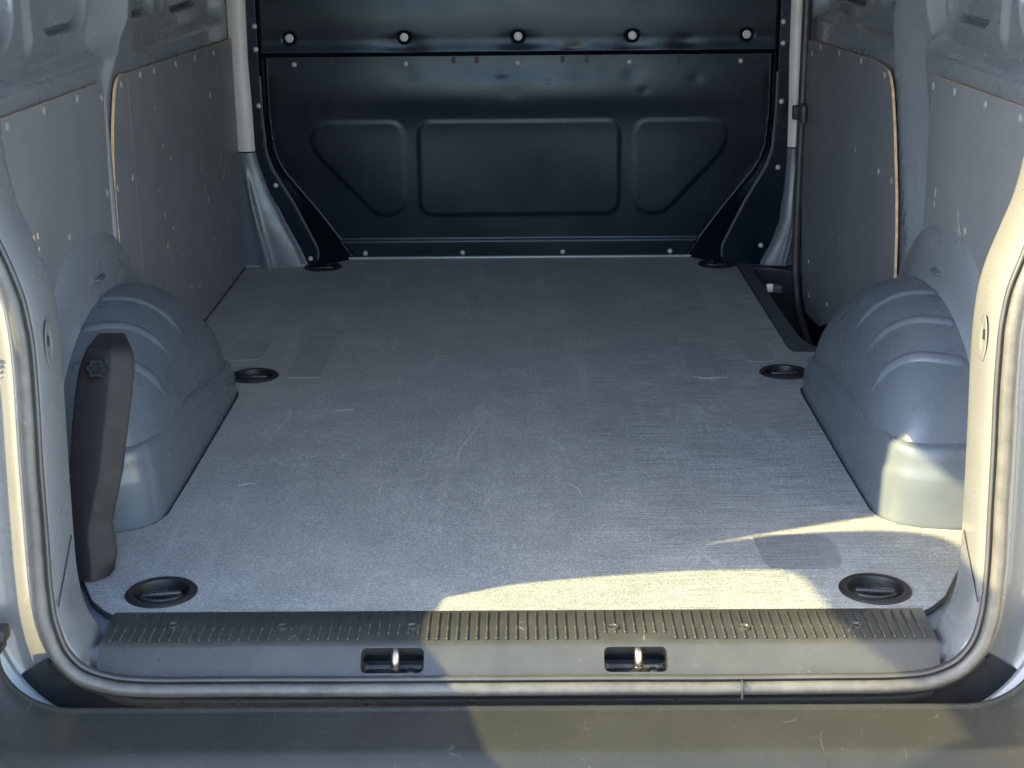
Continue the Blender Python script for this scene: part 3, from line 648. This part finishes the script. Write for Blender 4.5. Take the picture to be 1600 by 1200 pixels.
# ---- sill plate with ribs and striker pockets
sp = bpy.data.objects.new('sill_plate', None); COL.objects.link(sp); sp.parent = van
sp['label'] = 'ribbed black plastic sill plate, half of it in sunlight'
prof = [(0.006, -0.006), (0.005, 0.003), (0.001, 0.0052), (-0.050, 0.0055), (-0.092, 0.0045), (-0.101, 0.0026), (-0.106, -0.0010), (-0.112, -0.0065), (-0.138, -0.0285), (-0.1425, -0.0335), (-0.1430, -0.046), (-0.09, -0.046), (-0.09, -0.012), (0.0, -0.010)]
def sill_end(y): return 0.6105 - 0.055 * max(0, (0.0 - y)) * 0.6
V, F = [], []
xsn = lin(-1, 1, 60)
for u in xsn:
    for (y, z) in prof: V.append((u * sill_end(y), y, z))
n = len(prof)
for i in range(len(xsn) - 1):
    for j in range(n): F.append((i * n + j, (i + 1) * n + j, (i + 1) * n + (j + 1) % n, i * n + (j + 1) % n))
F += [tuple(range(n)), tuple((len(xsn) - 1) * n + j for j in range(n))]
body = mesh('plate_body', V, F, M_sill, sp, True, True)
POCK = (-0.1805, 0.1705)
cut = bmesh.new()
for px_ in POCK:
    r = bmesh.ops.create_cube(cut, size=1)
    q = Matrix.Translation((px_, -0.1125, -0.0245)) @ Matrix.Rotation(math.radians(-49), 4, 'X')
    for v in r['verts']: v.co = q @ Vector((v.co.x * 0.091, v.co.y * 0.05, v.co.z * 0.0385))
bmesh.ops.bevel(cut, geom=[e for e in cut.edges], offset=0.008, segments=3, affect='EDGES', profile=0.5)
cme = bpy.data.meshes.new('cut'); cut.to_mesh(cme); cut.free()
cob = bpy.data.objects.new('cut', cme); COL.objects.link(cob)
md = body.modifiers.new('b', 'BOOLEAN'); md.operation = 'DIFFERENCE'; md.object = cob; md.solver = 'EXACT'
dg = bpy.context.evaluated_depsgraph_get(); nm = bpy.data.meshes.new_from_object(body.evaluated_get(dg))
body.modifiers.clear(); nm.materials.clear(); nm.materials.append(M_sill); nm.polygons.foreach_set('use_smooth', [True] * len(nm.polygons)); nm.set_sharp_from_angle(angle=math.radians(35)); body.data = nm
bpy.data.objects.remove(cob)
# ribs: one shared mesh
bm = bmesh.new(); bmesh.ops.create_cube(bm, size=1)
for v in bm.verts: v.co = Vector((v.co.x * 0.0034, v.co.y * 0.088, v.co.z * 0.0036))
bmesh.ops.bevel(bm, geom=bm.edges[:], offset=0.0014, segments=2, affect='EDGES', profile=0.5)
rib = bpy.data.meshes.new('rib'); bm.to_mesh(rib); bm.free(); rib.materials.append(M_sill); rib.polygons.foreach_set('use_smooth', [True] * len(rib.polygons))
bm = bmesh.new(); bm.from_mesh(rib)
for v in bm.verts: v.co.y *= 0.80
rib2 = bpy.data.meshes.new('rib'); bm.to_mesh(rib2); bm.free(); rib2.materials.append(M_sill); rib2.polygons.foreach_set('use_smooth', [True] * len(rib2.polygons))
HOLES = ((-0.511, -0.046), (-0.348, -0.054), (-0.155, -0.054), (0.14, -0.060), (0.334, -0.062), (0.499, -0.058))
x = -0.594
while x < 0.60:
    near = any(abs(x - px_) < 0.048 for px_ in POCK)
    o = link('rib', rib2 if near else rib, sp, Matrix.Translation((x, -0.042 if near else -0.0515, 0.0060)))
    x += 0.01445
hole_me = lathe_mesh('screw_hole', [(0.0092, 0.0), (0.0092, 0.0030), (0.0075, 0.0034), (0.0060, 0.0022), (0.0052, 0.0), (0.0, -0.001)], 18, M_sill)
hole_in = lathe_mesh('screw_head', [(0.0054, 0.0006), (0.0040, 0.0014), (0.0, 0.0012)], 14, M_blackmetal)
for (x, y) in HOLES:
    link('screw_hole', hole_me, sp, Matrix.Translation((x, y, 0.0052)))
    link('screw_head', hole_in, sp, Matrix.Translation((x, y, 0.0052)))

# ---- door strikers in the pockets
for px_ in POCK:
    e = bpy.data.objects.new('door_striker', None); COL.objects.link(e); e.parent = van; e.location = (px_, -0.105, -0.03)
    e['label'] = 'shiny steel door striker in the sill pocket, ' + ('shaded side' if px_ < 0 else 'sunlit side')
    lp = smooth_path([(0.004, 0.022, 0.022), (0.004, 0.006, 0.023), (0.004, -0.006, 0.020), (0.004, -0.012, 0.010), (0.004, -0.012, -0.012)], 5)
    tube('pin', lp, 0.0062, M_metal, e, 14)
    tube('collar', [(0.004, -0.0122, -0.002), (0.004, -0.0122, 0.003)], 0.0072, M_metal, e, 14)
    box('base_plate', (0.0, -0.004, -0.0135), (0.082, 0.036, 0.003), M_blackmetal, e, 0.001)
    q = Matrix.Translation((0, -0.0075, 0.0055)) @ Matrix.Rotation(math.radians(-49), 4, 'X')
    Vl = [q @ Vector((a * 0.0465, b, c * 0.0205)) for b in (-0.006, 0.040) for a, c in ((-1, -1), (1, -1), (1, 1), (-1, 1))]
    mesh('pocket_liner', Vl, [(0, 1, 5, 4), (1, 2, 6, 5), (2, 3, 7, 6), (3, 0, 4, 7), (4, 5, 6, 7)], M_dark, e, False)
    link('bolt', bolt_me, e, Matrix.Translation((0.026, -0.006, -0.011)))

# ---- bumper
def bump_pt(x, j, n):
    ax = abs(x); t_ = min(1, max(0, (ax - 0.625) / 0.108)); a = 1 - math.sqrt(max(0, 1 - t_ * t_))
    zl = -0.0520 + 0.080 * a; yl = -0.186 + 0.028 * a
    back = 0.11 * max(0, ax - 0.62) ** 2 * 6
    P = [(yl + 0.030, zl - 0.10), (yl + 0.004, zl - 0.030), (yl + 0.002, zl - 0.004), (yl, zl), (yl - 0.0035, zl + 0.0015), (yl - 0.007, zl), (yl - 0.009, zl - 0.0028), (yl - 0.013, zl - 0.0034)]
    z0 = zl - 0.0034; y0 = yl - 0.013; z1, y1 = -0.0715, -0.262
    for t in (0.2, 0.4, 0.6, 0.8, 1.0): P.append((y0 + (y1 - y0) * t, z0 + (z1 - z0) * (t + 0.22 * a * math.sin(math.pi * t))))
    P += [(-0.270, -0.0735), (-0.2765, -0.078), (-0.283, -0.087), (-0.292, -0.105), (-0.301, -0.135), (-0.308, -0.17), (-0.311, -0.22), (-0.303, -0.32), (-0.26, -0.34)]
    y, z = P[j]
    return (x, y + (back if j > 8 else 0), z)
nb = 22
xb = lin(-0.98, -0.76, 8) + lin(-0.75, -0.57, 36) + lin(-0.55, 0.55, 30) + lin(0.57, 0.75, 36) + lin(0.76, 0.98, 8)
bo = grid('bumper', xb, list(range(22)), lambda x, j: bump_pt(x, j, nb), M_bump, van)
bo['label'] = 'dark plastic rear bumper step below the sill, partly sunlit'
for sg in (-1, 1):
    c = box('bumper_end_cap', (sg * 0.788, -0.165, 0.030), (0.125, 0.05, 0.014), M_black, van, 0.004)
    box('hinge_cover', (sg * 0.752, -0.150, 0.046), (0.062, 0.030, 0.022), M_black, c, 0.004)

# ---- rear doors, swung open beside the camera
def door(sg):
    e = bpy.data.objects.new('rear_door', None); COL.objects.link(e); e.parent = van
    outl = smooth_path([(-0.175, -0.10), (-0.160, 0.10), (-0.140, 0.40), (-0.120, 0.70), (-0.112, 0.90), (-0.116, 1.00), (-0.140, 1.10), (-0.180, 1.175), (-0.24, 1.215), (-0.34, 1.235), (-0.55, 1.262), (-0.76, 1.275), (-0.80, 1.25), (-0.81, 1.1), (-0.81, 0.2), (-0.81, -0.10), (-0.795, -0.16), (-0.5, -0.17), (-0.2, -0.165)], 4)
    win = smooth_path([(-0.165, 0.54), (-0.153, 0.565), (-0.158, 0.66), (-0.190, 0.82), (-0.232, 0.94), (-0.258, 0.99), (-0.295, 1.012), (-0.36, 1.021), (-0.48, 1.037), (-0.66, 1.076), (-0.71, 1.072), (-0.725, 1.04), (-0.725, 0.58), (-0.715, 0.535), (-0.68, 0.522), (-0.40, 0.522), (-0.20, 0.525)], 4)[:-1]
    d = plate('door_panel', outl[:-1], [win], 0.034, lambda u, v, w: (sg * (0.80 + w), u, v), M_paint, e, 0.006, flat=False)
    board_o = rrect(-0.77, -0.20, -0.10, 0.46, 0.04, 5); plate('door_bounce_board', board_o, [], 0.006, lambda u, v, w: (sg * (0.779 + w), u, v), M_bounce, e, 0.001)  # unseen pale board added to bounce sunlight into the load space
    plate('door_glass', win, [], 0.004, lambda u, v, w: (sg * (0.806 + w), u, v), M_glass, e)
    return e
door(-1)['label'] = 'open rear door with window on the jack cover side'
door(1)['label'] = 'open rear door with window on the sliding door side'

# ---- jack cover (top-level: held on by its hand screw)
jk = bpy.data.objects.new('jack_cover', None); COL.objects.link(jk); jk.location = (-0.67, 0.13, 0.0)
jk['label'] = 'dark grey plastic jack cover standing against the wheel arch'; jk['category'] = 'jack cover'
def yj(z): return 0.12 + 0.40 * z
lv = [  # z, left, ridge, right
    (0.003, -0.712, -0.675, -0.655), (0.012, -0.713, -0.675, -0.646), (0.038, -0.713, -0.677, -0.642), (0.060, -0.714, -0.681, -0.645), (0.080, -0.716, -0.681, -0.651), (0.100, -0.717, -0.677, -0.647),
    (0.161, -0.718, -0.664, -0.634), (0.22, -0.715, -0.658, -0.628), (0.275, -0.711, -0.653, -0.621), (0.313, -0.705, -0.649, -0.618), (0.332, -0.699, -0.648, -0.620), (0.345, -0.693, -0.650, -0.625)]
V, F = [], []
L0 = jk.location
for (z, a, b, c) in lv:
    y = yj(z)
    sec = [(a - 0.006, y + 0.085), (a - 0.002, y + 0.010), (a + 0.002, y + 0.002), (a + 0.007, y), (b - 0.006, y - 0.002), (b - 0.001, y - 0.001), (b + 0.004, y + 0.004), (c - 0.004, y + 0.014), (c - 0.0005, y + 0.019), (c - 0.002, y + 0.025), (c - 0.024, y + 0.085)]
    V += [Vector((q[0], q[1], z)) - L0 for q in sec]
n = 11
for i in range(len(lv) - 1):
    for j in range(n - 1): F.append((i * n + j, i * n + j + 1, (i + 1) * n + j + 1, (i + 1) * n + j))
t0 = (len(lv) - 1) * n
# rounded top cap
z, a, b, c = lv[-1]; y = yj(0.352)
cap = [Vector((q[0], q[1], 0.3500)) - L0 for q in [(a - 0.002, y + 0.085), (a + 0.001, y + 0.012), (a + 0.004, y + 0.006), (a + 0.008, y + 0.004), (b - 0.006, y + 0.005), (b - 0.001, y + 0.006), (b + 0.003, y + 0.010), (c - 0.010, y + 0.020), (c - 0.007, y + 0.025), (c - 0.008, y + 0.031), (c - 0.028, y + 0.085)]]
V += cap
for j in range(n - 1): F.append((t0 + j, t0 + j + 1, t0 + n + j + 1, t0 + n + j))
F.append(tuple(t0 + n + j for j in range(n))); F.append(tuple(range(n)))
mesh('cover_shell', V, F, M_jack, jk, True, True, 38)
tilt = Matrix.Rotation(math.radians(90 - 21.8), 4, 'X')
kp = []
for i in range(36):
    t = 2 * math.pi * i / 36; r = 0.0155 + 0.0022 * math.cos(6 * t); kp.append((r * math.cos(t), r * math.sin(t)))
V, F = [], []
for (sc, h) in ((0.95, 0.0), (1.0, 0.003), (1.0, 0.013), (0.9, 0.0165), (0.55, 0.0165), (0.48, 0.011), (0.0, 0.011)):
    V += [(u * sc, v * sc, h) for u, v in kp]
for i in range(6):
    for j in range(36): F.append((i * 36 + j, i * 36 + (j + 1) % 36, (i + 1) * 36 + (j + 1) % 36, (i + 1) * 36 + j))
ko = mesh('hand_screw', V, F, M_black, jk, True, True, 45)
ko.matrix_local = Matrix.Translation(Vector((-0.672, yj(0.317) - 0.001, 0.317)) - L0) @ tilt
for (dx, w, h, dz) in ((0, 0.016, 0.0035, 0), (-0.0095, 0.006, 0.009, 0), (0.0095, 0.006, 0.009, 0)):
    z = 0.283; o = box('spanner_mark', (0, 0, 0), (w, 0.0012, h), M_jack, jk, 0.0004)
    o.matrix_local = Matrix.Translation(Vector((-0.674 + dx, yj(z) - 0.0012, z)) - L0) @ Matrix.Rotation(math.radians(-21.8), 4, 'X')
